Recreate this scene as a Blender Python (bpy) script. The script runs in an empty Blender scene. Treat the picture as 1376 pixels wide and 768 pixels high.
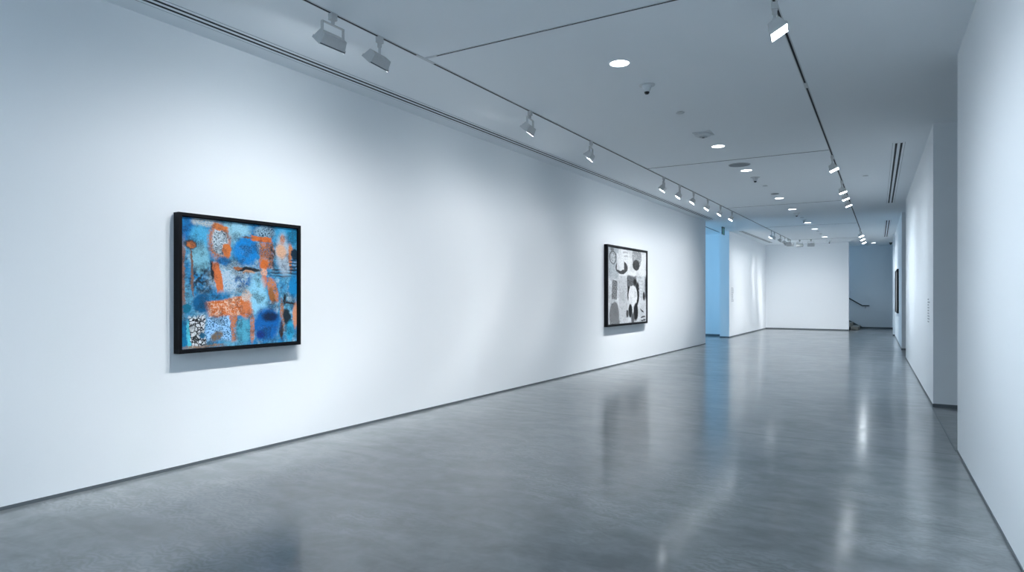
import bpy, bmesh, math, random
from mathutils import Vector, Matrix
random.seed(4)
S = bpy.context.scene
COL = S.collection
PI = math.pi
CEIL = 3.96          # ceiling height
EYE = 1.55           # camera height

# ------------------------------------------------------------------ helpers
def lin(c):
    c = c / 255.0
    return c / 12.92 if c <= 0.04045 else ((c + 0.055) / 1.055) ** 2.4
def rgb(r, g, b): return (lin(r), lin(g), lin(b), 1.0)

def new_mat(name):
    m = bpy.data.materials.new(name); m.use_nodes = True
    nt = m.node_tree
    return m, nt, nt.nodes['Principled BSDF']
def N(nt, typ, **kw):
    n = nt.nodes.new(typ)
    for k, v in kw.items():
        if k.startswith('i_'): n.inputs[k[2:].replace('_', ' ')].default_value = v
        else: setattr(n, k, v)
    return n
def plain(name, col, rough=0.5, metal=0.0, vary=0.06, scale=30.0, bump=0.0, emit=None, strength=0.0):
    m, nt, b = new_mat(name)
    tc = N(nt, 'ShaderNodeTexCoord')
    no = N(nt, 'ShaderNodeTexNoise'); no.inputs['Scale'].default_value = scale; no.inputs['Detail'].default_value = 3
    nt.links.new(tc.outputs['Object'], no.inputs['Vector'])
    mr = N(nt, 'ShaderNodeMapRange'); mr.inputs['To Min'].default_value = 1 - vary; mr.inputs['To Max'].default_value = 1 + vary
    nt.links.new(no.outputs['Fac'], mr.inputs['Value'])
    mx = N(nt, 'ShaderNodeVectorMath', operation='SCALE'); mx.inputs[0].default_value = col[:3]
    nt.links.new(mr.outputs['Result'], mx.inputs['Scale'])
    nt.links.new(mx.outputs['Vector'], b.inputs['Base Color'])
    b.inputs['Roughness'].default_value = rough; b.inputs['Metallic'].default_value = metal
    if bump:
        bp = N(nt, 'ShaderNodeBump'); bp.inputs['Strength'].default_value = bump; bp.inputs['Distance'].default_value = 0.002
        nt.links.new(no.outputs['Fac'], bp.inputs['Height']); nt.links.new(bp.outputs['Normal'], b.inputs['Normal'])
    if emit:
        b.inputs['Emission Color'].default_value = emit; b.inputs['Emission Strength'].default_value = strength
    return m

# shapes in a bmesh
def box(bm, x0, x1, y0, y1, z0, z1):
    vs = [bm.verts.new((x, y, z)) for z in (z0, z1) for x, y in ((x0, y0), (x1, y0), (x1, y1), (x0, y1))]
    for f in ((3, 2, 1, 0), (4, 5, 6, 7), (0, 1, 5, 4), (1, 2, 6, 5), (2, 3, 7, 6), (3, 0, 4, 7)):
        bm.faces.new([vs[i] for i in f])
def prism(bm, pts, z0, z1):
    a = sum(pts[i][0] * pts[(i + 1) % len(pts)][1] - pts[(i + 1) % len(pts)][0] * pts[i][1] for i in range(len(pts)))
    if a < 0: pts = pts[::-1]
    lo = [bm.verts.new((x, y, z0)) for x, y in pts]; hi = [bm.verts.new((x, y, z1)) for x, y in pts]
    bm.faces.new(lo[::-1]); bm.faces.new(hi)
    for i in range(len(pts)):
        j = (i + 1) % len(pts); bm.faces.new((lo[i], lo[j], hi[j], hi[i]))
def lathe(bm, prof, seg=32, closed=False):
    """revolve (r, z) about Z"""
    rings = []
    for r, z in prof:
        if r < 1e-6: rings.append([bm.verts.new((0, 0, z))])
        else: rings.append([bm.verts.new((r * math.cos(2 * PI * k / seg), r * math.sin(2 * PI * k / seg), z)) for k in range(seg)])
    for a, b in zip(rings, rings[1:]):
        for k in range(seg):
            j = (k + 1) % seg
            if len(a) == 1 and len(b) == 1: continue
            if len(a) == 1: bm.faces.new((a[0], b[j], b[k]))
            elif len(b) == 1: bm.faces.new((a[k], a[j], b[0]))
            else: bm.faces.new((a[k], a[j], b[j], b[k]))
def tube(bm, pts, r, seg=12):
    pts = [Vector(p) for p in pts]; rings = []
    up = Vector((0, 0, 1))
    for i, p in enumerate(pts):
        d = (pts[min(i + 1, len(pts) - 1)] - pts[max(i - 1, 0)]).normalized()
        s = d.cross(up)
        if s.length < 1e-4: s = Vector((1, 0, 0))
        s.normalize(); t = s.cross(d)
        rings.append([bm.verts.new(p + r * (math.cos(2 * PI * k / seg) * s + math.sin(2 * PI * k / seg) * t)) for k in range(seg)])
    for a, b in zip(rings, rings[1:]):
        for k in range(seg): bm.faces.new((a[k], a[(k + 1) % seg], b[(k + 1) % seg], b[k]))
    bm.faces.new(rings[0]); bm.faces.new(rings[-1][::-1])
def obj(name, bm, mat, parent=None, loc=(0, 0, 0), bevel=0.0, smooth=False):
    bmesh.ops.recalc_face_normals(bm, faces=bm.faces[:])
    if bevel: bmesh.ops.bevel(bm, geom=bm.edges[:], offset=bevel, segments=2, affect='EDGES', profile=0.5)
    me = bpy.data.meshes.new(name); bm.to_mesh(me); bm.free()
    if smooth:
        for p in me.polygons: p.use_smooth = True
        me.set_sharp_from_angle(angle=math.radians(35))
    me.materials.append(mat)
    o = bpy.data.objects.new(name, me); COL.objects.link(o); o.location = loc
    if parent: o.parent = parent
    return o
def tag(o, label, cat, group=None):
    o['label'] = label; o['category'] = cat
    if group: o['group'] = group
    return o
def thing(name, label, cat, loc=(0, 0, 0), rz=0.0, group=None):
    o = bpy.data.objects.new(name, None); COL.objects.link(o); o.empty_display_size = 0.1
    o.location = loc; o.rotation_euler = (0, 0, rz)
    return tag(o, label, cat, group)
def copy_tree(o, parent=None):
    c = o.copy(); COL.objects.link(c)
    if parent: c.parent = parent
    for ch in list(o.children): copy_tree(ch, c)
    return c
def struct(name, bm, mat, label=None):
    o = obj(name, bm, mat); o['kind'] = 'structure'
    o['category'] = name.split('_')[0]
    if label: o['label'] = label
    return o
B = bmesh.new

# ------------------------------------------------------------------ materials
def wall_material(name, col, bump=0.06, scale=90.0):
    return plain(name, col, rough=0.62, vary=0.012, scale=scale, bump=bump)
M_wall = wall_material('white_wall_paint', (0.80, 0.835, 0.865))
M_ceil = wall_material('ceiling_paint', (0.90, 0.94, 0.968))
M_base = plain('recessed_base_metal', (0.105, 0.125, 0.138), 0.5, 0.1)
M_white = plain('white_enamel', (0.62, 0.65, 0.67), 0.4)
M_grey = plain('pale_grey_enamel', (0.42, 0.45, 0.47), 0.45)
M_head = plain('lamp_enamel', (0.56, 0.57, 0.575), 0.45)
M_black = plain('black_frame_paint', (0.004, 0.0045, 0.006), 0.5, vary=0.2, bump=0.05)
M_black.node_tree.nodes['Principled BSDF'].inputs['Specular IOR Level'].default_value = 0.15
M_slot = plain('dark_slot', (0.008, 0.011, 0.014), 0.7)
M_lens = plain('black_lens', (0.01, 0.01, 0.012), 0.12)
M_led = plain('lit_led', (0.9, 0.9, 0.9), 0.3, emit=(0.86, 0.94, 1.0, 1), strength=28.0)
M_down = plain('lit_downlight_diffuser', (0.9, 0.9, 0.9), 0.3, emit=(0.88, 0.95, 1.0, 1), strength=6.0)
M_grille = plain('grille_metal', (0.20, 0.225, 0.24), 0.5, 0.2)
M_vent = plain('detector_vents', (0.05, 0.055, 0.06), 0.6)
M_exit = plain('green_sign_panel', (0.10, 0.30, 0.27), 0.25, emit=(0.10, 0.45, 0.35, 1), strength=0.06)
M_signmetal = plain('dark_sign_metal', (0.05, 0.08, 0.09), 0.4, 0.4)
M_stone = plain('beige_stone_treads', (0.34, 0.32, 0.28), 0.55, vary=0.15, scale=12)
M_skirt = plain('grey_stair_skirting', (0.10, 0.115, 0.12), 0.5)
M_rail = plain('dark_handrail', (0.012, 0.018, 0.024), 0.35, 0.2)
M_steel = plain('brushed_steel', (0.35, 0.38, 0.40), 0.35, 0.9)
M_vinyl = plain('grey_vinyl_lettering', (0.42, 0.45, 0.48), 0.6)

def floor_material():
    m, nt, b = new_mat('polished_concrete'); L = nt.links.new
    tc = N(nt, 'ShaderNodeTexCoord')
    def noise(scale, detail=5, dist=0.0, rough=0.55, stretch=None):
        n = N(nt, 'ShaderNodeTexNoise'); n.inputs['Scale'].default_value = scale; n.inputs['Detail'].default_value = detail
        n.inputs['Distortion'].default_value = dist; n.inputs['Roughness'].default_value = rough
        if stretch:
            mp = N(nt, 'ShaderNodeMapping'); mp.inputs['Scale'].default_value = stretch
            L(tc.outputs['Object'], mp.inputs['Vector']); L(mp.outputs['Vector'], n.inputs['Vector'])
        else: L(tc.outputs['Object'], n.inputs['Vector'])
        return n
    def math_(op, a, c, clamp=False):
        n = N(nt, 'ShaderNodeMath', operation=op); n.use_clamp = clamp
        for i, v in enumerate((a, c)):
            if isinstance(v, (int, float)): n.inputs[i].default_value = v
            else: L(v, n.inputs[i])
        return n.outputs[0]
    big = noise(0.55, 3, 0.6); mid = noise(2.3, 3, 1.2, stretch=(0.7, 1.6, 1)); fine = noise(26, 2, 0.0, 0.6); mott = noise(7, 2, 0.4, 0.5)
    s = math_('MULTIPLY', big.outputs['Fac'], 0.42)
    s = math_('ADD', s, math_('MULTIPLY', mid.outputs['Fac'], 0.33))
    s = math_('ADD', s, math_('MULTIPLY', mott.outputs['Fac'], 0.20))
    s = math_('ADD', s, math_('MULTIPLY', fine.outputs['Fac'], 0.07))
    cr = N(nt, 'ShaderNodeValToRGB'); L(s, cr.inputs['Fac'])
    e = cr.color_ramp.elements
    e[0].position = 0.40; e[0].color = (0.088, 0.103, 0.112, 1)
    e[1].position = 0.62; e[1].color = (0.195, 0.214, 0.226, 1)
    # sawn joints across the hall, dark and thin
    sep = N(nt, 'ShaderNodeSeparateXYZ'); L(tc.outputs['Object'], sep.inputs[0])
    w = noise(1.2, 2)
    yy = math_('ADD', sep.outputs['Y'], math_('MULTIPLY', math_('SUBTRACT', w.outputs['Fac'], 0.5), 0.012))
    j = math_('LESS_THAN', math_('ABSOLUTE', math_('SUBTRACT', yy, 7.66), 0), 0.011)
    # pits
    vo = N(nt, 'ShaderNodeTexVoronoi'); vo.inputs['Scale'].default_value = 2.4; L(tc.outputs['Object'], vo.inputs['Vector'])
    pit = math_('LESS_THAN', vo.outputs['Distance'], 0.022)
    dark = math_('MAXIMUM', math_('MULTIPLY', j, 0.92), math_('MULTIPLY', pit, 0.5))
    mx = N(nt, 'ShaderNodeMixRGB'); L(dark, mx.inputs['Fac']); L(cr.outputs['Color'], mx.inputs['Color1']); mx.inputs['Color2'].default_value = (0.05, 0.06, 0.065, 1)
    BASE = mx
    rr = N(nt, 'ShaderNodeMapRange'); L(mid.outputs['Fac'], rr.inputs['Value'])
    rr.inputs['From Min'].default_value = 0.3; rr.inputs['From Max'].default_value = 0.7
    rr.inputs['To Min'].default_value = 0.10; rr.inputs['To Max'].default_value = 0.20
    L(rr.outputs['Result'], b.inputs['Coat Roughness'])          # thin polished sealer over hazier concrete
    b.inputs['Coat Weight'].default_value = 0.66; b.inputs['Coat IOR'].default_value = 1.47; b.inputs['Specular IOR Level'].default_value = 0.24
    b.inputs['Roughness'].default_value = 0.29; b.inputs['IOR'].default_value = 1.45
    # trowel ripples: warped wave, only in patches
    wv = N(nt, 'ShaderNodeTexWave', wave_type='RINGS'); wv.inputs['Scale'].default_value = 5.5; wv.inputs['Distortion'].default_value = 16.0
    wv.inputs['Detail'].default_value = 3; wv.inputs['Detail Scale'].default_value = 1.4
    L(tc.outputs['Object'], wv.inputs['Vector'])
    patch = N(nt, 'ShaderNodeMapRange'); L(big.outputs['Fac'], patch.inputs['Value'])
    patch.inputs['From Min'].default_value = 0.46; patch.inputs['From Max'].default_value = 0.60
    near = N(nt, 'ShaderNodeMapRange'); L(sep.outputs['Y'], near.inputs['Value'])     # the trowel swirls sit in the bay before the joint
    near.inputs['From Min'].default_value = 5.0; near.inputs['From Max'].default_value = 8.2; near.inputs['To Min'].default_value = 1.0; near.inputs['To Max'].default_value = 0.0
    worn = math_('MULTIPLY', math_('SUBTRACT', wv.outputs['Fac'], 0.5), math_('MULTIPLY', patch.outputs['Result'], math_('MULTIPLY', near.outputs['Result'], 0.34)))
    tone = N(nt, 'ShaderNodeVectorMath', operation='SCALE'); L(BASE.outputs['Color'], tone.inputs[0]); L(math_('ADD', worn, 1.0), tone.inputs['Scale'])
    L(tone.outputs[0], b.inputs['Base Color'])                      # trowel marks burnished into the surface
    h = math_('MULTIPLY', math_('MULTIPLY', wv.outputs['Fac'], patch.outputs['Result']), math_('MULTIPLY', near.outputs['Result'], 0.12))
    h = math_('ADD', h, math_('MULTIPLY', mott.outputs['Fac'], 0.14))
    h = math_('ADD', h, math_('MULTIPLY', fine.outputs['Fac'], 0.035))
    bp = N(nt, 'ShaderNodeBump'); bp.inputs['Strength'].default_value = 0.3; bp.inputs['Distance'].default_value = 0.0007
    L(h, bp.inputs['Height']); L(bp.outputs['Normal'], b.inputs['Normal']); L(bp.outputs['Normal'], b.inputs['Coat Normal'])
    return m
M_floor = floor_material()

def art_material(name, shapes, base, cell, warp, speck, gain):
    """abstract painting: soft shapes laid over each other on warped canvas coordinates"""
    m, nt, b = new_mat(name); L = nt.links.new
    tc = N(nt, 'ShaderNodeTexCoord'); sp = N(nt, 'ShaderNodeSeparateXYZ'); L(tc.outputs['Object'], sp.inputs[0])
    cb = N(nt, 'ShaderNodeCombineXYZ'); L(sp.outputs['X'], cb.inputs['X']); L(sp.outputs['Z'], cb.inputs['Y'])
    P0 = cb.outputs[0]
    def noise(scale, detail=4, rough=0.6, vec=P0):
        n = N(nt, 'ShaderNodeTexNoise'); n.inputs['Scale'].default_value = scale; n.inputs['Detail'].default_value = detail
        n.inputs['Roughness'].default_value = rough; L(vec, n.inputs['Vector']); return n
    def mr(src, a, c, lo=0.0, hi=1.0, smooth=True):
        n = N(nt, 'ShaderNodeMapRange'); n.interpolation_type = 'SMOOTHSTEP' if smooth else 'LINEAR'
        n.inputs['From Min'].default_value = a; n.inputs['From Max'].default_value = c
        n.inputs['To Min'].default_value = lo; n.inputs['To Max'].default_value = hi
        L(src, n.inputs['Value']); return n.outputs['Result']
    def mth(op, a, c):
        n = N(nt, 'ShaderNodeMath', operation=op)
        for i, v in enumerate((a, c)):
            if isinstance(v, (int, float)): n.inputs[i].default_value = v
            else: L(v, n.inputs[i])
        return n.outputs[0]
    def mix(f, c1, c2):
        n = N(nt, 'ShaderNodeMixRGB')
        for k, v in (('Fac', f), ('Color1', c1), ('Color2', c2)):
            if isinstance(v, (int, float, tuple)): n.inputs[k].default_value = v
            else: L(v, n.inputs[k])
        return n.outputs[0]
    # warp
    def warped(src, scale, amp):
        n = noise(scale, 3, 0.6, src)
        s = N(nt, 'ShaderNodeVectorMath', operation='SUBTRACT'); L(n.outputs['Color'], s.inputs[0]); s.inputs[1].default_value = (0.5, 0.5, 0.5)
        k = N(nt, 'ShaderNodeVectorMath', operation='SCALE'); L(s.outputs[0], k.inputs[0]); k.inputs['Scale'].default_value = amp
        a = N(nt, 'ShaderNodeVectorMath', operation='ADD'); L(src, a.inputs[0]); L(k.outputs[0], a.inputs[1]); return a.outputs[0]
    P = warped(warped(P0, 5.0 / warp, 0.07 * warp), 34.0 / warp, 0.036 * warp)
    v1 = N(nt, 'ShaderNodeTexVoronoi'); v1.inputs['Scale'].default_value = 1 / cell; L(P, v1.inputs['Vector'])
    ve = N(nt, 'ShaderNodeTexVoronoi', feature='DISTANCE_TO_EDGE'); ve.inputs['Scale'].default_value = 0.45 / cell; L(P, ve.inputs['Vector'])
    vb = N(nt, 'ShaderNodeTexVoronoi', feature='DISTANCE_TO_EDGE'); vb.inputs['Scale'].default_value = 0.8 / cell
    mpb = N(nt, 'ShaderNodeMapping'); mpb.inputs['Scale'].default_value = (1.25, 0.8, 1); mpb.inputs['Rotation'].default_value = (0, 0, 0.7); L(P0, mpb.inputs['Vector']); L(mpb.outputs[0], vb.inputs['Vector'])
    vb.inputs['Randomness'].default_value = 0.25
    nz = noise(0.35 / cell, 5, 0.7)
    cells = mr(v1.outputs['Distance'], 0.30, 0.52)
    blot = mr(nz.outputs['Fac'], 0.42, 0.58)
    crack = mr(ve.outputs['Distance'], 0.05, 0.16)
    net = mr(vb.outputs['Distance'], 0.13, 0.05)
    wv = N(nt, 'ShaderNodeTexWave', bands_direction='Y'); wv.inputs['Scale'].default_value = 0.16 / cell; wv.inputs['Distortion'].default_value = 3.0; wv.inputs['Detail'].default_value = 2
    L(P0, wv.inputs['Vector']); hatch = mr(wv.outputs['Fac'], 0.45, 0.75)
    # ground
    g1 = mr(noise(3.0 / warp, 5).outputs['Fac'], 0.40, 0.62); g2 = mr(noise(7.0 / warp, 6, 0.7).outputs['Fac'], 0.50, 0.66)
    col = mix(g1, base[0], base[1]); col = mix(mth('MULTIPLY', g2, 0.8), col, base[2])
    col = mix(mth('MULTIPLY', mth('MULTIPLY', cells, blot), 0.55), col, base[3])
    for typ, x, z, hw, hh, rot, c, soft, tex in shapes:
        mp = N(nt, 'ShaderNodeMapping', vector_type='TEXTURE')
        mp.inputs['Location'].default_value = (x, z, 0); mp.inputs['Rotation'].default_value = (0, 0, math.radians(rot)); mp.inputs['Scale'].default_value = (max(hw, 0.004), max(hh, 0.004), 1)
        L(P, mp.inputs['Vector'])
        if typ == 'e':
            ln = N(nt, 'ShaderNodeVectorMath', operation='LENGTH'); L(mp.outputs[0], ln.inputs[0]); d = ln.outputs['Value']
        else:
            ab = N(nt, 'ShaderNodeVectorMath', operation='ABSOLUTE'); L(mp.outputs[0], ab.inputs[0])
            sx = N(nt, 'ShaderNodeSeparateXYZ'); L(ab.outputs[0], sx.inputs[0]); d = mth('MAXIMUM', sx.outputs['X'], sx.outputs['Y'])
        f = mr(d, 1 + soft * 0.6, max(0.05, 1 - soft), 0.0, 1.0)
        cc = rgb(*c)
        if tex == 1: f = mth('MULTIPLY', f, mr(v1.outputs['Distance'], 0.22, 0.48, 0.25, 1.0))
        elif tex == 2: f = mth('MULTIPLY', f, blot)
        elif tex == 3: cc = mix(cells, cc, rgb(*[min(255, q + (105 if speck > 0.5 else 45)) for q in c]))
        elif tex == 4: f = mth('MULTIPLY', f, hatch)
        elif tex == 5: cc = mix(mth('MULTIPLY', cells, blot), cc, rgb(232, 190, 165))
        elif tex == 6: cc = mix(crack, rgb(24, 28, 34), cc)
        elif tex == 7: cc = mix(net, cc, rgb(205, 210, 214))
        elif tex == 8: cc = mix(mr(v1.outputs['Distance'], 0.18, 0.32), rgb(120, 126, 132), cc)
        col = mix(f, col, cc)
    # worn speckle over everything, then brush grain
    va = N(nt, 'ShaderNodeTexVoronoi'); va.inputs['Scale'].default_value = 3.0 / cell; L(P, va.inputs['Vector'])
    zone = mr(noise(0.10 / cell, 4, 0.65).outputs['Fac'], 0.47, 0.60); zone2 = mr(noise(0.085 / cell, 4, 0.65, P).outputs['Fac'], 0.52, 0.64)
    col = mix(mth('MULTIPLY', mth('MULTIPLY', mr(va.outputs['Distance'], 0.30, 0.55), zone), speck), col, rgb(26, 40, 52))
    col = mix(mth('MULTIPLY', mth('MULTIPLY', mr(va.outputs['Distance'], 0.26, 0.12), zone2), speck), col, rgb(205, 214, 218))
    gr = noise(1.4 / cell, 3, 0.7)
    gv = N(nt, 'ShaderNodeVectorMath', operation='SCALE'); L(col, gv.inputs[0]); L(mr(gr.outputs['Fac'], 0.3, 0.7, 0.70 * gain, 1.22 * gain, False), gv.inputs['Scale'])
    L(gv.outputs[0], b.inputs['Base Color']); b.inputs['Roughness'].default_value = 0.6; b.inputs['Specular IOR Level'].default_value = 0.2
    bp = N(nt, 'ShaderNodeBump'); bp.inputs['Strength'].default_value = 0.25; bp.inputs['Distance'].default_value = 0.002
    L(gr.outputs['Fac'], bp.inputs['Height']); L(bp.outputs['Normal'], b.inputs['Normal'])
    return m
ART1 = [('e', 1.139, 1.143, 0.178, 0.146, 0, (57, 157, 204), 0.5, 0), ('e', 0.058, 1.096, 0.091, 0.131, 0, (14, 120, 188), 0.35, 0), ('e', 0.237, 1.162, 0.143, 0.056, 5, (178, 190, 194), 0.3, 1), ('e', 0.18, 1.021, 0.118, 0.099, 0, (76, 172, 216), 0.4, 0), ('e', 0.176, 0.828, 0.104, 0.154, 0, (126, 189, 210), 0.35, 0), ('e', 0.563, 1.13, 0.152, 0.109, 0, (144, 200, 222), 0.5, 0), ('e', 0.203, 0.636, 0.15, 0.133, 0, (30, 52, 70), 0.45, 2), ('e', 0.513, 0.653, 0.25, 0.157, 0, (180, 205, 222), 0.4, 1), ('b', 0.017, 0.653, 0.017, 0.335, 0, (145, 112, 102), 0.5, 0), ('e', 0.098, 0.718, 0.013, 0.254, 3, (128, 98, 84), 0.4, 0), ('e', 0.087, 0.951, 0.061, 0.047, 0, (50, 60, 70), 0.3, 0), ('e', 0.093, 0.951, 0.044, 0.034, 0, (202, 116, 59), 0.3, 0), ('e', 0.378, 0.992, 0.125, 0.172, 0, (190, 120, 82), 0.25, 1), ('e', 0.383, 0.993, 0.091, 0.133, 0, (84, 104, 116), 0.2, 3), ('b', 0.385, 1.126, 0.087, 0.029, -6, (210, 122, 66), 0.25, 0), ('e', 0.453, 0.92, 0.049, 0.067, 0, (210, 118, 59), 0.25, 0), ('b', 0.309, 0.725, 0.019, 0.101, 8, (38, 40, 44), 0.4, 0), ('b', 0.361, 0.661, 0.036, 0.145, 11, (212, 116, 66), 0.2, 0), ('e', 0.419, 0.813, 0.068, 0.04, 0, (38, 120, 183), 0.4, 0), ('e', 0.666, 0.916, 0.141, 0.151, 0, (16, 131, 206), 0.25, 0), ('e', 0.64, 0.622, 0.129, 0.069, 0, (19, 96, 163), 0.4, 2), ('e', 0.881, 1.122, 0.127, 0.071, 0, (34, 70, 92), 0.35, 3), ('b', 0.842, 1.048, 0.126, 0.028, -2, (206, 108, 50), 0.2, 0), ('e', 0.679, 1.053, 0.089, 0.009, 0, (120, 90, 70), 0.4, 0), ('b', 0.9, 0.887, 0.084, 0.133, 0, (197, 128, 92), 0.2, 1), ('e', 0.965, 0.878, 0.04, 0.157, 0, (60, 60, 62), 0.4, 2), ('e', 0.869, 0.791, 0.055, 0.057, 0, (210, 110, 50), 0.3, 0), ('e', 0.679, 0.738, 0.173, 0.021, -4, (26, 34, 42), 0.35, 0), ('e', 0.563, 0.756, 0.056, 0.018, 0, (206, 128, 80), 0.25, 0), ('e', 0.692, 0.71, 0.079, 0.014, 0, (196, 150, 120), 0.3, 0), ('e', 1.08, 0.715, 0.134, 0.053, 0, (36, 60, 84), 0.4, 4), ('e', 0.867, 0.716, 0.047, 0.04, 0, (228, 176, 150), 0.3, 1), ('e', 0.864, 0.621, 0.044, 0.071, 0, (210, 110, 57), 0.3, 0), ('e', 1.115, 0.91, 0.106, 0.224, 0, (166, 184, 200), 0.35, 0), ('e', 1.08, 0.94, 0.076, 0.082, 0, (216, 172, 142), 0.4, 0), ('e', 1.195, 0.902, 0.024, 0.182, 0, (200, 128, 86), 0.35, 0), ('e', 1.103, 1.067, 0.035, 0.053, 0, (190, 130, 105), 0.4, 1), ('e', 1.253, 0.915, 0.049, 0.069, 25, (22, 48, 66), 0.25, 0), ('e', 1.235, 0.781, 0.067, 0.109, 0, (30, 64, 88), 0.35, 4), ('e', 1.229, 1.138, 0.091, 0.128, 0, (32, 149, 199), 0.4, 0), ('e', 1.235, 0.578, 0.067, 0.128, 0, (22, 134, 193), 0.35, 0), ('e', 0.798, 0.45, 0.119, 0.234, 0, (144, 209, 236), 0.45, 0), ('e', 0.979, 0.544, 0.057, 0.134, 22, (199, 126, 82), 0.25, 1), ('e', 0.965, 0.485, 0.04, 0.081, 10, (150, 96, 50), 0.35, 0), ('e', 1.097, 0.29, 0.029, 0.184, 4, (172, 118, 84), 0.3, 1), ('e', 1.085, 0.121, 0.026, 0.102, 0, (52, 38, 32), 0.4, 0), ('e', 0.908, 0.2, 0.173, 0.185, 0, (13, 100, 175), 0.3, 0), ('e', 0.942, 0.27, 0.107, 0.057, 0, (10, 40, 83), 0.5, 0), ('e', 0.826, 0.086, 0.055, 0.042, 0, (19, 59, 142), 0.5, 0), ('e', 0.052, 0.369, 0.039, 0.051, 0, (19, 111, 142), 0.3, 0), ('e', 0.196, 0.416, 0.095, 0.095, 0, (16, 96, 144), 0.2, 0), ('b', 0.483, 0.368, 0.243, 0.09, 6, (212, 112, 50), 0.2, 5), ('e', 0.666, 0.336, 0.068, 0.096, 0, (210, 124, 80), 0.35, 1), ('e', 0.66, 0.48, 0.052, 0.064, 0, (204, 186, 176), 0.35, 1), ('b', 0.371, 0.176, 0.139, 0.115, 0, (52, 104, 148), 0.2, 3), ('e', 0.347, 0.1, 0.071, 0.048, 30, (120, 104, 88), 0.4, 1), ('b', 0.528, 0.181, 0.035, 0.126, 4, (200, 124, 84), 0.3, 1), ('e', 0.634, 0.142, 0.098, 0.123, 0, (81, 169, 199), 0.35, 0), ('e', 0.734, 0.16, 0.024, 0.153, 0, (186, 128, 104), 0.35, 1), ('b', 0.153, 0.154, 0.081, 0.15, 4, (214, 220, 224), 0.2, 6), ('e', 0.203, 0.119, 0.036, 0.03, 0, (28, 111, 153), 0.4, 0), ('b', 0.024, 0.139, 0.026, 0.138, 0, (16, 120, 169), 0.3, 0), ('b', 0.065, 0.126, 0.017, 0.127, 3, (84, 202, 226), 0.3, 0), ('e', 1.156, 0.252, 0.051, 0.108, 12, (28, 44, 54), 0.3, 0), ('e', 1.127, 0.448, 0.018, 0.058, 0, (24, 30, 34), 0.3, 0), ('e', 1.198, 0.411, 0.072, 0.015, -10, (48, 36, 40), 0.35, 0), ('e', 1.262, 0.286, 0.04, 0.139, 0, (216, 150, 116), 0.35, 0), ('e', 1.192, 0.116, 0.054, 0.113, 0, (45, 162, 208), 0.3, 0), ('b', 0.203, 0.011, 0.219, 0.015, 0, (152, 128, 106), 0.5, 1)]
ART2 = [('b', 0.278, 1.383, 0.336, 0.383, 0, (176, 184, 190), 0.15, 1), ('e', 0.301, 1.473, 0.199, 0.154, 0, (31, 33, 35), 0.15, 0), ('e', 0.301, 1.467, 0.161, 0.13, 0, (190, 196, 200), 0.15, 1), ('e', 0.262, 1.648, 0.107, 0.047, 0, (84, 88, 91), 0.4, 3), ('b', 0.904, 1.408, 0.28, 0.336, 0, (232, 236, 239), 0.06, 0), ('b', 1.045, 1.583, 0.167, 0.123, 0, (190, 194, 198), 0.15, 4), ('e', 0.814, 1.268, 0.367, 0.152, 0, (28, 30, 32), 0.06, 3), ('e', 0.741, 1.341, 0.21, 0.157, 0, (230, 234, 237), 0.08, 0), ('b', 0.741, 1.393, 0.21, 0.182, 0, (232, 236, 239), 0.06, 0), ('b', 1.788, 1.427, 0.602, 0.333, 0, (236, 239, 241), 0.05, 0), ('e', 1.769, 1.555, 0.309, 0.308, 0, (150, 154, 158), 0.05, 1), ('e', 1.715, 1.354, 0.226, 0.128, 0, (25, 27, 28), 0.08, 3), ('b', 1.778, 1.779, 0.638, 0.083, 0, (200, 205, 208), 0.3, 0), ('b', 0.393, 0.764, 0.147, 0.214, -6, (23, 25, 27), 0.06, 7), ('b', 0.896, 0.507, 0.263, 0.489, 0, (196, 200, 204), 0.15, 8), ('e', 0.378, 0.201, 0.278, 0.297, 0, (18, 18, 20), 0.05, 7), ('b', 0.409, 0.007, 0.279, 0.089, 0, (18, 18, 20), 0.05, 7), ('e', 1.163, 0.219, 0.085, 0.093, 0, (27, 27, 29), 0.25, 3), ('b', 1.806, 0.561, 0.585, 0.53, 0, (214, 219, 223), 0.08, 0), ('b', 1.231, 0.814, 0.077, 0.286, 1, (16, 17, 18), 0.2, 0), ('b', 1.448, 0.967, 0.298, 0.126, 0, (64, 67, 71), 0.25, 3), ('e', 1.643, 0.96, 0.126, 0.083, 0, (16, 18, 19), 0.4, 0), ('e', 1.769, 0.658, 0.164, 0.32, -12, (27, 28, 31), 0.2, 0), ('e', 1.509, 0.627, 0.292, 0.246, 0, (228, 231, 234), 0.08, 0), ('e', 1.343, 0.283, 0.121, 0.169, 6, (22, 24, 27), 0.2, 0), ('e', 1.697, 0.243, 0.162, 0.223, -4, (18, 18, 21), 0.25, 0), ('e', 1.501, 0.09, 0.106, 0.158, 0, (89, 92, 96), 0.3, 0), ('e', 2.037, 0.819, 0.15, 0.292, 4, (196, 202, 207), 0.2, 4), ('e', 2.246, 0.624, 0.077, 0.112, 0, (31, 33, 36), 0.3, 0), ('e', 2.122, 0.265, 0.132, 0.023, -20, (31, 33, 36), 0.25, 0), ('e', 2.198, 0.067, 0.191, 0.079, 0, (64, 67, 71), 0.2, 4), ('b', 2.371, 0.822, 0.049, 0.298, 0, (84, 88, 92), 0.4, 0)]

LEFT_POWER = 18.2; WASH_SIGN = -1.0; RIGHT_POWER = 26.5; RSPREAD = 1.2
DOWN_POWER = 52.0; BLUE_POWER = 150.0; STAIR_POWER = 8.0; PASS_POWER = 0.6; REAR_POWER = 150.0; EXPOSURE = 0.40

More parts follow.
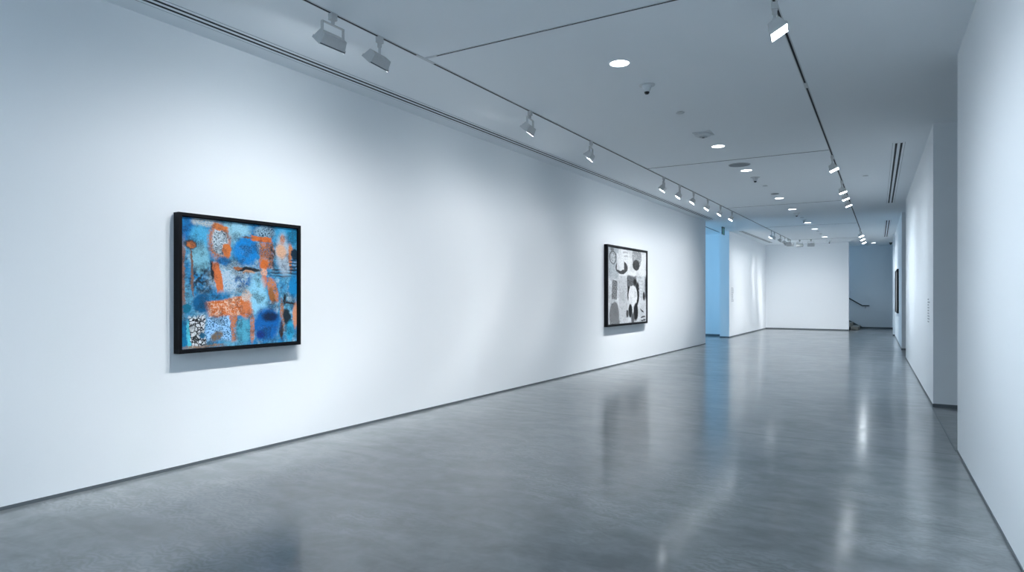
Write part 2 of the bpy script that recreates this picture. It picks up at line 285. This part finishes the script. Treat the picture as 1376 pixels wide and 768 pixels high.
# ------------------------------------------------------------------ the room shell
bm = B(); box(bm, -10.6, 4.4, -5.4, 35.8, -0.2, 0.0); struct('floor', bm, M_floor, 'polished grey concrete floor')
bm = B(); box(bm, -10.6, 4.4, -5.4, 35.8, CEIL, CEIL + 0.2); struct('ceiling', bm, M_ceil, 'flat white plaster ceiling')
def lx(y): return -5.5986 + 0.01792 * y          # face of the long left wall
def wall(name, pts, label): 
    bm = B(); prism(bm, pts, 0.0, CEIL); return struct(name, bm, M_wall, label)
def rx(y): return 0.554 - 0.0235 * (y - 7.82)     # face of the near right wall
wall('wall_left', [(lx(-5), -5), (lx(21.187), 21.187), (lx(21.187) - 0.35, 21.187), (lx(-5) - 0.35, -5)], 'long white left wall')
wall('wall_left_far', [(-5.24, 24.79), (-5.185, 32.5), (-5.53, 32.5), (-5.58, 24.79)], 'white left wall beyond the blue opening')
wall('wall_alcove', [(-10.0, 25.72), (-5.575, 25.72), (-5.57, 26.0), (-10.0, 26.0)], 'blue lit wall inside the opening')
wall('wall_alcove_side', [(-10.3, 17.7), (-10.0, 17.7), (-10.0, 26.0), (-10.3, 26.0)], 'outer wall of the alcove')
wall('wall_alcove_near', [(-10.0, 17.7), (-5.63, 17.7), (-5.63, 18.0), (-10.0, 18.0)], 'near wall of the alcove')
wall('wall_back', [(-8.0, 32.5), (-1.702, 32.5), (-1.702, 32.75), (-8.0, 32.75)], 'white end wall of the gallery')
wall('wall_stair', [(-8.3, 35.4), (4.0, 35.4), (4.0, 35.7), (-8.3, 35.7)], 'grey wall behind the stair')
wall('wall_stair_side', [(-8.3, 32.5), (-8.0, 32.5), (-8.0, 35.4), (-8.3, 35.4)], 'end wall of the stair hall')
wall('wall_right', [(rx(-5), -5), (rx(7.82), 7.82), (4.0, 7.82), (4.0, -5)], 'near white right wall')
wall('wall_right_middle', [(0.485, 10.81), (0.275, 18.9), (4.0, 18.9), (4.0, 10.81)], 'second white right wall')
wall('wall_right_far', [(0.216, 21.71), (0.065, 29.18), (4.0, 29.18), (4.0, 21.71)], 'third white right wall')
wall('wall_right_end', [(-0.008, 29.18), (0.0, 35.4), (4.0, 35.4), (4.0, 29.18)], 'last stretch of right wall')
wall('wall_passage', [(4.0, -5), (4.3, -5), (4.3, 35.4), (4.0, 35.4)], 'outer wall of the side passages')
wall('wall_rear', [(-6.1, -5.3), (4.3, -5.3), (4.3, -5.0), (-6.1, -5.0)], 'wall behind the camera')

# recessed dark base along the foot of each wall
def base(name, p, q, h=0.026, t=0.006):
    p, q = Vector(p), Vector(q); d = (q - p).normalized(); n = Vector((-d.y, d.x)) * t
    bm = B(); prism(bm, [tuple(p), tuple(q), tuple(q + n), tuple(p + n)], 0.0, h); o = struct(name, bm, M_base)
    o['label'] = 'thin dark base line of a wall'; return o
base('baseboard_left', (lx(21.187), 21.187), (lx(-5), -5), 0.026)
base('baseboard_left_far', (-5.185, 32.5), (-5.24, 24.784), 0.05)
base('baseboard_left_end', (-5.234, 24.79), (-5.58, 24.79), 0.05)
base('baseboard_alcove', (-5.575, 25.72), (-10.0, 25.72), 0.07)
base('baseboard_back', (-1.702, 32.5), (-5.19, 32.5), 0.06)
base('baseboard_stair', (0.0, 35.4), (-8.0, 35.4), 0.07)
base('baseboard_right', (rx(-5), -5), (rx(7.82), 7.82), 0.02)
base('baseboard_right_middle', (0.485, 10.804), (0.275, 18.9), 0.03)
base('baseboard_passage', (4.0, 10.81), (0.479, 10.81), 0.045)
base('baseboard_right_far', (0.216, 21.704), (0.065, 29.18), 0.04)
base('baseboard_recess', (4.0, 21.71), (0.21, 21.71), 0.05)
base('baseboard_right_end', (0.2, 29.18), (-0.008, 29.18), 0.06)
bm = B(); prism(bm, [(0.535, 7.83), (0.548, 7.83), (0.478, 10.79), (0.465, 10.79)], 0.0, 0.004); o = struct('trim_threshold', bm, M_base, 'dark floor joint across the side opening')

# ------------------------------------------------------------------ paintings
def painting(label, y0, w, z0, h, rz, x, depth, rim, mat, canvas_edge):
    t = thing('framed_painting', label, 'painting', (x, y0, z0), rz)
    d0 = -0.001
    bm = B()
    for a in ((0, rim, 0, h), (w - rim, w, 0, h), (rim, w - rim, 0, rim), (rim, w - rim, h - rim, h)):
        box(bm, a[0], a[1], -depth, d0, a[2], a[3])
    bmesh.ops.remove_doubles(bm, verts=bm.verts[:], dist=1e-5)
    obj('frame', bm, M_black, t, bevel=0.0)
    g = 0.006
    bm = B(); box(bm, 0, w - 2 * rim - 2 * g, -depth + 0.022, -0.012, 0, h - 2 * rim - 2 * g)
    c = obj('canvas', bm, mat, t, loc=(rim + g, 0, rim + g), bevel=0.002); c['label'] = canvas_edge
    bm = B(); box(bm, rim, w - rim, -0.010, d0, rim, h - rim); obj('backing_board', bm, M_slot, t)
    return t
LROT = math.radians(90) - math.atan(0.01792)
M_art1 = art_material('blue_orange_abstract', ART1, (rgb(30, 130, 188), rgb(104, 180, 214), rgb(186, 210, 222), rgb(30, 48, 66)), 0.017, 1.0, 0.70, 0.92)
M_art2 = art_material('black_white_abstract', ART2, (rgb(208, 213, 217), rgb(226, 230, 233), rgb(186, 192, 198), rgb(150, 156, 162)), 0.040, 1.0, 0.25, 0.86)
M_art3 = plain('grey_brown_canvas', (0.16, 0.15, 0.14), 0.6, vary=0.3, scale=6)
painting('large square abstract painting in blue and orange in a black frame', 3.45, 1.35, 1.035, 1.262, LROT, lx(3.45), 0.082, 0.030, M_art1, 'blue and orange painted canvas')
painting('black and white abstract painting of patterned shapes in a black frame', 13.02, 2.50, 0.882, 1.784, LROT, lx(13.02), 0.085, 0.040, M_art2, 'black and white painted canvas')
painting('dark framed picture seen edge on, on the far right wall', 27.0, 2.6, 0.99, 1.44, -math.radians(90) + math.atan(-0.0202) * -1, 0.108, 0.047, 0.03, M_art3, 'grey brown picture surface')

# lettering on the walls, too small to read: rows of short dashes
def wall_text(label, x, y, z, rz, rows, w, rowh, ragged):
    t = thing('wall_text', label, 'wall text', (x, y, z), rz)
    for k in range(rows):
        bm = B(); u = 0.0; end = w * random.uniform(ragged, 1.0)
        while u < end:
            l = random.uniform(0.02, 0.07); box(bm, u, min(u + l, end), -0.0022, -0.0004, -rowh * 0.24, rowh * 0.24); u += l + 0.016
        obj('text_line', bm, M_vinyl, t, loc=(0, 0, -k * rowh))
    return t
wall_text('column of small grey lettering on the white wall right of the blue opening', -5.2372, 25.15, 1.86, math.radians(90) - math.atan(0.00713), 13, 0.42, 0.042, 0.6)
wall_text('small grey lettering beside the edge of the second right wall', 0.4585, 11.80, 1.50, -math.radians(90) + math.atan(0.02596), 9, 0.40, 0.042, 0.55)

# ------------------------------------------------------------------ lighting tracks
def track(name, label, p, q, gaps, w=0.040, slot=0.020, group='recessed ceiling tracks'):
    """housing with a dark slot between joiners; runs from p to q under the ceiling"""
    p, q = Vector(p), Vector(q); d = q - p; ln = d.length
    t = thing(name, label, 'light track', (p.x, p.y, CEIL), math.atan2(d.y, d.x), group)
    bm = B(); box(bm, 0, ln, -w / 2, w / 2, -0.005, 0.0); obj('housing', bm, M_white, t)
    u = 0.0
    for g0, g1 in gaps + [(ln, ln)]:
        if g0 - u > 0.02:
            bm = B(); box(bm, u, g0, -slot / 2, slot / 2, -0.0062, -0.0048); obj('slot', bm, M_slot, t)
        if g1 > g0:
            bm = B(); box(bm, g0, g1, -w * 0.36, w * 0.36, -0.0075, -0.004); obj('joiner', bm, M_white, t)
        u = g1
    return t
def ltx(y): return -4.17 + 0.0128 * y
def rtx(y): return -0.787 - 0.0088 * y
def onL(y): return (ltx(y), y)
def onR(y): return (rtx(y), y)
CT = [5.21, 11.85, 18.27, 24.1, 30.1]
track('ceiling_track', 'long recessed light track nearest the left wall', onL(-4.6), onL(30.1), [(c + 4.6 - 0.12, c + 4.6 + 0.16) for c in CT[:1]])
track('ceiling_track', 'long recessed light track on the right side of the ceiling', onR(-4.6), onR(30.6), [(c + 4.6 - 0.10, c + 4.6 + 0.10) for c in (8.08,)])
CTL = ['nearest cross track, from the left track junction toward the top edge', 'second cross track, in front of the round speaker grille', 'third cross track, level with the last lamps before the blue opening', 'fourth cross track, in line with the blue opening', 'farthest cross track, just before the end wall']
for c, l in zip(CT, CTL):
    track('cross_track', l, (ltx(c) + 0.021, c), (rtx(c) - 0.021, c), [(0.0, 0.14)] if c < 6 else [], w=0.034, slot=0.015)

# ------------------------------------------------------------------ slot diffusers
def diffuser(label, p, q, w=0.17, pitch=0.072, slot=0.030):
    p, q = Vector(p), Vector(q); d = q - p; ln = d.length
    t = thing('slot_diffuser', label, 'air vent', (p.x, p.y, CEIL), math.atan2(d.y, d.x), 'linear air slots in the ceiling')
    bm = B(); box(bm, 0, ln, -w / 2, w / 2, -0.003, 0.0); obj('vent_frame', bm, M_ceil, t)
    for s in (-1, 1):
        bm = B(); box(bm, -0.004, ln + 0.004, s * w / 2 - 0.003, s * w / 2 + 0.003, -0.0045, 0.0); obj('edge_trim', bm, M_grey, t)
    for s in (-1, 1):
        bm = B(); box(bm, 0.03, ln - 0.03, s * pitch / 2 - slot / 2, s * pitch / 2 + slot / 2, -0.0042, -0.0025); obj('air_slot', bm, M_slot, t)
    return t
diffuser('very long double air slot running along the left wall', (-5.345, -4.6), (-4.915, 20.75), w=0.19)
diffuser('double air slot over the wall beyond the blue opening', (-4.866, 24.94), (-4.755, 31.2))
diffuser('double air slot on the right beside the second right wall', (0.082, 11.85), (-0.06, 19.4))
diffuser('short double air slot on the far right before the stair recess', (-0.135, 23.8), (-0.255, 30.4))

# ------------------------------------------------------------------ track heads
def wedge(bm, wb, wf, hb, hf, y_back, y_front):
    v = [bm.verts.new(c) for c in ((-wb/2, y_back, -hb/2), (wb/2, y_back, -hb/2), (wb/2, y_back, hb/2), (-wb/2, y_back, hb/2),
                                   (-wf/2, y_front, -hf/2), (wf/2, y_front, -hf/2), (wf/2, y_front, hf/2), (-wf/2, y_front, hf/2))]
    for f in ((0, 1, 2, 3), (7, 6, 5, 4), (0, 4, 5, 1), (1, 5, 6, 2), (2, 6, 7, 3), (3, 7, 4, 0)): bm.faces.new([v[i] for i in f])
LIGHT_COL = (0.68, 0.86, 1.0); LEFT_COL = (0.985, 0.98, 0.975); RIGHT_COL = (0.82, 0.915, 1.0)
def make_head(kind):
    t = thing('track_spotlight', 'x', 'spotlight', (0, 0, CEIL), 0.0, 'x')
    bm = B(); box(bm, -0.032, 0.032, -0.024, 0.024, -0.062, -0.0066); obj('adapter', bm, M_head, t, bevel=0.004)
    zp = -0.205 if kind == 'yoke' else -0.190
    bm = B()
    if kind == 'yoke':
        lathe(bm, [(0, -0.098), (0.013, -0.098), (0.016, -0.085), (0.016, -0.064), (0.0, -0.064)], 16)
        obj('swivel', bm, M_head, t, smooth=True)
        bm = B()
        box(bm, -0.121, 0.121, -0.011, 0.011, -0.106, -0.098)
        for s in (-1, 1): box(bm, s * 0.117 - 0.004, s * 0.117 + 0.004, -0.013, 0.013, zp - 0.012, -0.106)
        obj('yoke', bm, M_head, t)
    else:
        lathe(bm, [(0, -0.100), (0.020, -0.100), (0.020, -0.064), (0.0, -0.064)], 16)
        obj('swivel', bm, M_head, t, smooth=True)
        bm = B(); lathe(bm, [(0, zp), (0.034 if kind == 'flood' else 0.011, zp), (0.013 if kind == 'flood' else 0.011, -0.125), (0.011, -0.10), (0, -0.10)], 16); obj('stem', bm, M_head, t, smooth=True)
    bw, bh = (0.088, 0.072) if kind == 'flood' else (0.138, 0.060)      # half width and half height of the lamp face
    bm = B(); wedge(bm, bw * 1.78, bw * 2, bh * 1.35, bh * 2, 0.020, -0.066)
    body = obj('lamp_body', bm, M_head, t, loc=(0, 0, zp), bevel=0.006)
    for s in (-1, 1):
        bm = B(); box(bm, s * bw - 0.002, s * bw + 0.002, -0.080, -0.054, -bh, bh); obj('end_plate', bm, M_head, body)
        bm = B(); box(bm, -bw + 0.0021, bw - 0.0021, -0.074, -0.064, s * bh - 0.002, s * bh + 0.002); obj('front_rim', bm, M_base, body)
    bm = B(); box(bm, -bw + 0.006, bw - 0.006, -0.071, -0.0665, -bh + 0.004, bh - 0.004); p = obj('led_panel', bm, M_led, body); p['label'] = 'glowing white lamp face'
    return t
PROTO = {k: make_head(k) for k in ('yoke', 'stem', 'flood')}
USED = dict.fromkeys(PROTO, False)
def wash_nodes(l, spread, lo, hi, fade):
    """photometric curve of a wallwasher lens: even light down a wall, fading to both sides"""
    l.use_nodes = True; nt = l.node_tree; L = nt.links.new
    em = [n for n in nt.nodes if n.type == 'EMISSION'][0]
    tc = nt.nodes.new('ShaderNodeTexCoord'); sp = nt.nodes.new('ShaderNodeSeparateXYZ'); L(tc.outputs['Normal'], sp.inputs[0])
    def m(op, a, c=0.0):
        n = nt.nodes.new('ShaderNodeMath'); n.operation = op
        for i, v in enumerate((a, c)):
            if isinstance(v, (int, float)): n.inputs[i].default_value = v
            else: L(v, n.inputs[i])
        return n.outputs[0]
    def sm(v, a, c, t0, t1):
        n = nt.nodes.new('ShaderNodeMapRange'); n.interpolation_type = 'SMOOTHSTEP'
        for k, x in (('From Min', a), ('From Max', c), ('To Min', t0), ('To Max', t1)): n.inputs[k].default_value = x
        L(v, n.inputs['Value']); return n.outputs['Result']
    fwd = m('MULTIPLY', sp.outputs['Z'], WASH_SIGN); front = m('GREATER_THAN', fwd, 0.05)
    c = m('MAXIMUM', fwd, 0.22)
    down = m('DIVIDE', m('MULTIPLY', sp.outputs['Y'], -WASH_SIGN), c); side = m('DIVIDE', sp.outputs['X'], c)
    ck = m('MAXIMUM', fwd, 0.36)
    k = m('DIVIDE', 1.0, m('MULTIPLY', m('MULTIPLY', ck, ck), ck))
    wide = m('ADD', 0.75, m('MULTIPLY', m('MAXIMUM', down, 0.0), 0.36)); sd = m('DIVIDE', side, wide)      # the beam opens out further down
    lat = m('EXPONENT', m('MULTIPLY', m('MULTIPLY', sd, sd), -1.0 / spread ** 2))
    f = m('MULTIPLY', m('MULTIPLY', k, lat), m('MULTIPLY', front, sm(down, lo, hi, 0.0, 1.0)))
    f = m('MULTIPLY', f, sm(down, fade[0], fade[1], 1.0, fade[2]))
    L(f, em.inputs['Strength'])
def lamp(body, power, mode):
    root = body.parent; tilt = body.rotation_euler.x
    if mode[0] == 'wash':
        l = bpy.data.lights.new('lamp', 'SPOT'); l.spot_size = math.radians(170); l.spot_blend = 0.12; l.shadow_soft_size = 0.045; wash_nodes(l, *mode[1:5])
        o = bpy.data.objects.new('lamp', l); COL.objects.link(o); o.parent = root
        o.location = (0, -0.115 * math.cos(tilt), body.location.z - 0.115 * math.sin(tilt))
    else:
        l = bpy.data.lights.new('lamp', 'SPOT'); l.spot_size = math.radians(mode[1]); l.spot_blend = 1.0; l.shadow_soft_size = 0.055
        o = bpy.data.objects.new('lamp', l); COL.objects.link(o); o.parent = body; o.location = (0, -0.10, 0)
    l.energy = power; l.color = mode[-1]
    o.rotation_euler = (math.radians(-90), 0, 0)     # -Z of the lamp along -Y of its parent
    return o
def head(kind, x, y, aim, tilt, label, group, power, mode):
    """aim: compass of the beam in degrees (0 = +X, 90 = +Y); tilt: degrees below horizontal"""
    t = PROTO[kind] if not USED[kind] else copy_tree(PROTO[kind])
    USED[kind] = True
    HEADS.append((t, x, y, aim, tilt, label, group, power, mode)); return t
HEADS = []
GL, GR, GE = 'spotlights on the left ceiling track', 'spotlights on the right ceiling track', 'spotlights in front of the end wall'
W = LEFT_POWER; SP = ('wash', 1.25, -0.08, 0.85, (2.4, 4.2, 0.45), LEFT_COL)
#     kind    y      aim   tilt label
LH = [('yoke', 3.985, 178, 48, 'first and nearest spotlight on the left track, hung in a square yoke', 1.0),
      ('stem', 4.561, 186, 48, 'second spotlight on the left track, on a thin stem', 1.0),
      ('yoke', 7.39, 190, 50, 'third left track spotlight, alone beyond the first track junction', 1.15),
      ('yoke', 9.31, 192, 50, 'fourth left track spotlight, alone before the row of six', 0.75),
      ('yoke', 12.87, 190, 53, 'nearest of the row of six spotlights over the black and white painting', 0.78),
      ('yoke', 13.96, 192, 54, 'second of the row of six spotlights on the left track', 0.85),
      ('stem', 15.05, 192, 55, 'third of the row of six spotlights on the left track', 0.85),
      ('stem', 16.32, 192, 55, 'fourth of the row of six spotlights on the left track', 0.8),
      ('stem', 17.62, 192, 55, 'fifth of the row of six spotlights on the left track', 0.8),
      ('stem', 18.95, 192, 56, 'last of the row of six spotlights, nearest the blue opening', 0.6),
      ('yoke', 25.33, 190, 58, 'first spotlight of the far left track row, its lamp face glowing', 0.8),
      ('stem', 25.96, 180, 48, 'second spotlight of the far left track row', 0.7),
      ('stem', 27.35, 180, 48, 'third spotlight of the far left track row, left of the middle pair', 0.7),
      ('stem', 28.45, 170, 48, 'fourth spotlight of the far left track row', 0.6),
      ('stem', 29.3, 120, 48, 'fifth spotlight of the far left track row, next to last', 0.6),
      ('stem', 29.85, 95, 48, 'last spotlight of the far left track row', 0.6)]
for k, y, aim, tilt, l, f in LH: head(k, ltx(y), y, aim, tilt, l, GL, W * f, SP)
head('yoke', ltx(0.2), 0.2, 185, 54, 'spotlight on the left track behind the camera', GL, W * 0.22, SP)
AR = ('wash', RSPREAD, -0.08, 1.0, (1.3, 2.8, 0.38), RIGHT_COL)
RH = [(5.67, 6, 60, 'nearest right track spotlight, its big bright lamp face toward us', 0.8),
      (12.33, -2, 68, 'second right track spotlight, alone at the second cross track', 0.95),
      (15.11, -2, 70, 'first of the cluster of three right track spotlights', 0.75),
      (16.19, -2, 71, 'middle of the cluster of three right track spotlights', 0.75),
      (17.41, -2, 68, 'last of the cluster of three right track spotlights', 0.75),
      (26.59, -22, 64, 'first of the three far right track spotlights', 0.9),
      (28.18, -22, 64, 'middle of the three far right track spotlights', 0.9),
      (29.98, -22, 64, 'last of the three far right track spotlights, nearest the end wall', 0.9)]
for y, aim, tilt, l, f in RH: head('flood', rtx(y), y, aim, tilt, l, GR, RIGHT_POWER * f, AR)
for y, l, f in ((3.9, 'spotlight on the right track just in front of the camera', 0.9), (1.5, 'spotlight on the right track just behind the camera', 0.6), (-1.4, 'spotlight on the right track well behind the camera', 0.4)):
    head('flood', rtx(y), y, -4, 60, l, GR, RIGHT_POWER * f, AR)
for x, l in ((-3.44, 'left of the two spotlights on the farthest cross track'), (-3.0, 'right of the two spotlights on the farthest cross track')):
    head('yoke', x, 30.1, 90, 50, l, GE, W * 1.0, SP)
for t, x, y, aim, tilt, label, group, power, mode in HEADS:
    t.location = (x, y, CEIL); t.rotation_euler = (0, 0, math.radians(aim + 90)); tag(t, label, 'spotlight', group)
    body = [c for c in t.children if c.name.startswith('lamp_body')][0]
    body.rotation_euler = (math.radians(tilt), 0, 0)
    lamp(body, power, mode)

# ------------------------------------------------------------------ ceiling fittings
def downlight(x, y, label, power):
    t = thing('downlight', label, 'ceiling light', (x, y, CEIL), 0, 'round recessed downlights')
    bm = B(); lathe(bm, [(0.098, -0.0005), (0.098, -0.006), (0.104, -0.007), (0.112, -0.004), (0.113, 0.0)], 40); obj('trim_ring', bm, M_ceil, t, smooth=True)
    bm = B(); lathe(bm, [(0, -0.004), (0.098, -0.004), (0.098, -0.001), (0, -0.001)], 40); obj('diffuser', bm, M_down, t)
    l = bpy.data.lights.new('lamp', 'SPOT'); l.energy = power; l.color = LIGHT_COL; l.spot_size = math.radians(120); l.spot_blend = 1.0; l.shadow_soft_size = 0.05
    o = bpy.data.objects.new('lamp', l); COL.objects.link(o); o.parent = t; o.location = (0, 0, -0.06)
DL = [(-2.44, 6.34, 'nearest and largest looking downlight in the ceiling'), (-2.425, 10.66, 'downlight beside the square smoke detector'), (-2.423, 12.98, 'downlight just beyond the round speaker grille'),
      (-2.413, 17.08, 'downlight just before the third cross track'), (-2.41, 19.43, 'downlight just beyond the third cross track'), (-2.42, 23.27, 'downlight just before the fourth cross track'),
      (-2.418, 25.55, 'downlight just beyond the fourth cross track'), (-2.40, 29.2, 'last downlight before the end wall'), (-0.76, 33.6, 'downlight over the stair recess')]
for x, y, l in DL: downlight(x, y, l, DOWN_POWER if y < 33 else DOWN_POWER * 0.5)

def sensor(x, y, label, s=1.0):
    t = thing('ceiling_sensor', label, 'sensor', (x, y, CEIL), 0, 'small drop sensors')
    bm = B(); lathe(bm, [(0, -0.008 * s), (0.078 * s, -0.010 * s), (0.092 * s, -0.006 * s), (0.094 * s, 0)], 36); obj('base_ring', bm, M_white, t, smooth=True)
    bm = B(); lathe(bm, [(0.058 * s, -0.008 * s), (0.054 * s, -0.025 * s), (0.030 * s, -0.078 * s), (0.0, -0.080 * s)], 32); obj('housing', bm, M_white, t, smooth=True)
    bm = B(); lathe(bm, [(0.028 * s, -0.079 * s), (0.029 * s, -0.090 * s), (0.018 * s, -0.104 * s), (0, -0.108 * s)], 24); obj('lens', bm, M_lens, t, smooth=True)
sensor(-2.425, 7.16, 'cone shaped sensor with black tip behind the nearest downlight')
sensor(-2.41, 13.83, 'small drop sensor beyond the round speaker grille')
sensor(-2.412, 20.4, 'small drop sensor beyond the third cross track')
sensor(-2.43, 22.3, 'small dark drop sensor just before the sixth downlight', 0.9)
sensor(-2.39, 31.3, 'dark drop sensor close to the end wall', 1.1)
def plate(x, y, label, r=0.055):
    t = thing('ceiling_sprinkler', label, 'sprinkler', (x, y, CEIL), 0, 'round concealed sprinkler covers')
    bm = B(); lathe(bm, [(0, -0.012), (r * 0.93, -0.011), (r, -0.008), (r, -0.004)], 32); obj('cover_plate', bm, M_white, t, smooth=True)
    bm = B(); lathe(bm, [(0, -0.0045), (r * 0.86, -0.0045), (r * 0.86, 0.0), (0, 0.0)], 32); obj('collar', bm, M_vent, t)
for x, y, l in ((-2.41, 8.45, 'round sprinkler cover before the square smoke detector'), (-2.41, 15.0, 'round sprinkler cover beyond the second drop sensor'), (-2.41, 21.64, 'round sprinkler cover between the two drop sensors past the third cross track'),
                (-2.41, 26.5, 'far round sprinkler cover just beyond the fourth cross track downlight'), (-2.41, 27.7, 'farthest round sprinkler cover, nearest the end wall'), (-0.476, 14.78, 'round sprinkler cover on the right between track and air slot')):
    plate(x, y, l)
def disc(x, y, r, label):
    t = thing('ceiling_speaker', label, 'speaker', (x, y, CEIL), 0, 'round ceiling speaker grilles')
    bm = B(); lathe(bm, [(r * 0.93, -0.002), (r * 0.93, -0.010), (r, -0.008), (r * 1.01, 0)], 48); obj('grille_ring', bm, M_grey, t, smooth=True)
    bm = B(); lathe(bm, [(0, -0.009), (r * 0.5, -0.009), (r * 0.93, -0.007), (r * 0.93, 0), (0, 0)], 48); obj('grille', bm, M_grille, t)
disc(-2.43, 12.36, 0.19, 'large round grey speaker grille beyond the second cross track')
disc(-2.40, 16.3, 0.09, 'small round grey grille before the third cross track')
t = thing('smoke_detector', 'square white smoke detector in front of the second downlight', 'smoke detector', (-2.424, 9.71, CEIL), 0)
bm = B(); box(bm, -0.13, 0.13, -0.13, 0.13, -0.014, 0); obj('base_plate', bm, M_white, t, bevel=0.004)
bm = B(); lathe(bm, [(0.118, -0.014), (0.116, -0.032), (0.098, -0.044), (0.060, -0.052), (0, -0.054)], 40); obj('dome', bm, M_white, t, smooth=True)
bm = B(); lathe(bm, [(0.062, -0.0515), (0.058, -0.058), (0.034, -0.062), (0.0, -0.063)], 32); obj('sensing_chamber', bm, M_grey, t, smooth=True)
bm = B(); lathe(bm, [(0.020, -0.0625), (0.020, -0.068), (0, -0.069)], 20); obj('indicator', bm, M_vent, t)
t = thing('dome_camera', 'small black camera high in the corner of the stair recess', 'security camera', (-0.085, 33.75, CEIL), 0)
bm = B(); lathe(bm, [(0, -0.03), (0.06, -0.03), (0.07, 0)], 28); obj('mount', bm, M_vent, t, smooth=True)
bm = B(); lathe(bm, [(0.056, -0.03), (0.052, -0.07), (0.03, -0.098), (0, -0.108)], 28); obj('dome', bm, M_lens, t, smooth=True)

# ------------------------------------------------------------------ exit sign in the blue opening
t = thing('hanging_sign', 'small green sign hung edge on from the ceiling in the blue opening', 'sign', (-5.13, 23.3, CEIL), math.radians(90), None)
bm = B(); box(bm, -0.17, 0.17, -0.020, 0.020, -0.035, 0); obj('mount', bm, M_signmetal, t)
bm = B(); box(bm, -0.155, 0.155, -0.006, 0.006, -0.255, -0.035); obj('sign_panel', bm, M_exit, t)
bm = B()
box(bm, -0.172, -0.155, -0.014, 0.014, -0.262, -0.035); box(bm, 0.155, 0.172, -0.014, 0.014, -0.262, -0.035); box(bm, -0.155, 0.155, -0.014, 0.014, -0.262, -0.255)
obj('sign_frame', bm, M_signmetal, t)
track('ceiling_track', 'short dark track in the ceiling inside the blue opening', (-5.59, 21.6), (-5.66, 25.2), [], w=0.05, slot=0.03)

# ------------------------------------------------------------------ stair in the recess
t = thing('staircase', 'stone stair rising left behind the end wall', 'stairs', (-1.36, 34.2, 0), 0)
RISE, RUN = 0.155, 0.30
for k in range(8):
    bm = B(); box(bm, -RUN * (k + 1) - (0.0 if k < 7 else 1.4), -RUN * k, -1.0, 1.13, 0.0 if k == 0 else RISE * k + 0.0008, RISE * (k + 1) - 0.03)
    s = obj('step', bm, M_skirt if False else M_stone, t, bevel=0.004)
    bm = B(); box(bm, -RUN * (k + 1) - (0.0 if k < 7 else 1.4), -RUN * k + 0.025, -1.0, 1.13, RISE * (k + 1) - 0.0292, RISE * (k + 1)); obj('tread', bm, M_stone, s, bevel=0.004)
bm = B()
prof = [(0.16, 0.0), (0.16, 0.03), (-2.4, 8 * RISE + 0.22), (-2.4, 0.0)]
a = [bm.verts.new((x, 1.135, z)) for x, z in prof]; b_ = [bm.verts.new((x, 1.19, z)) for x, z in prof]
bm.faces.new(a); bm.faces.new(b_[::-1])
for i in range(4): bm.faces.new((a[i], b_[i], b_[(i + 1) % 4], a[(i + 1) % 4]))
obj('skirting', bm, M_skirt, t)
t = thing('handrail', 'dark sloping handrail on the wall above the stair', 'handrail', (-1.26, 35.4, 0), 0)
bm = B(); tube(bm, [(0.25, -0.07, 1.085), (0.0, -0.07, 1.085), (-0.03, -0.07, 1.10), (-2.6, -0.07, 2.72)], 0.026); obj('rail', bm, M_rail, t, smooth=True)
bm = B(); tube(bm, [(0.25, -0.07, 1.085), (0.262, -0.06, 1.085), (0.266, -0.001, 1.085)], 0.024); obj('end_return', bm, M_rail, t, smooth=True)
for x, z in ((0.12, 1.06), (-0.9, 1.60), (-1.9, 2.23)):
    bm = B(); tube(bm, [(x, -0.07, z), (x, -0.07, z - 0.06), (x, -0.04, z - 0.10), (x, -0.001, z - 0.10)], 0.010); obj('bracket', bm, M_steel, t, smooth=True)

# ------------------------------------------------------------------ room light: blue gallery next door, daylight down the stair, plus added passage and rear fill
def area(name, loc, target, sx, sy, power, col):
    l = bpy.data.lights.new(name, 'AREA'); l.shape = 'RECTANGLE'; l.size = sx; l.size_y = sy; l.energy = power; l.color = col
    o = bpy.data.objects.new(name, l); COL.objects.link(o); o.location = loc
    o.rotation_euler = (Vector(target) - Vector(loc)).to_track_quat('-Z', 'Y').to_euler(); return o
area('blue_gallery_light', (-9.6, 21.5, 2.2), (-5.6, 25.0, 1.8), 3.0, 3.0, BLUE_POWER, (0.30, 0.66, 1.0))
area('stair_daylight', (-3.6, 33.6, 3.5), (-1.9, 35.4, 2.0), 1.0, 1.0, STAIR_POWER, (0.25, 0.62, 1.0))
area('passage_fill', (2.6, 9.3, 3.9), (2.6, 9.3, 0), 1.2, 1.2, PASS_POWER, LIGHT_COL)  # unseen fill added to lift the otherwise unlit side passage
area('rear_fill', (-2.4, -3.2, 3.9), (-2.4, -3.2, 0), 2.0, 2.0, REAR_POWER, LIGHT_COL)  # added area fill behind the camera, brightens the near end of the hall

w = bpy.data.worlds.new('world'); S.world = w; w.use_nodes = True
w.node_tree.nodes['Background'].inputs['Color'].default_value = (0.3, 0.4, 0.5, 1); w.node_tree.nodes['Background'].inputs['Strength'].default_value = 0.05

# ------------------------------------------------------------------ camera
cam = bpy.data.cameras.new('camera'); co = bpy.data.objects.new('camera', cam); COL.objects.link(co)
co.location = (0, 0, EYE); co.rotation_euler = (math.radians(90), 0, math.radians(30.477))
cam.sensor_width = 36; cam.lens = 870 / 1376 * 36; cam.shift_y = 13.5 / 1376; cam.clip_start = 0.02; cam.clip_end = 200
S.camera = co
S.view_settings.view_transform = 'Standard'; S.view_settings.look = 'None'; S.view_settings.gamma = 1.0; S.view_settings.use_curve_mapping = False
S.view_settings.exposure = EXPOSURE
S.cycles.diffuse_bounces = 7; S.cycles.max_bounces = 12; S.cycles.sample_clamp_indirect = 4.0
S.cycles.caustics_reflective = True; S.cycles.caustics_refractive = False; S.cycles.blur_glossy = 1.5
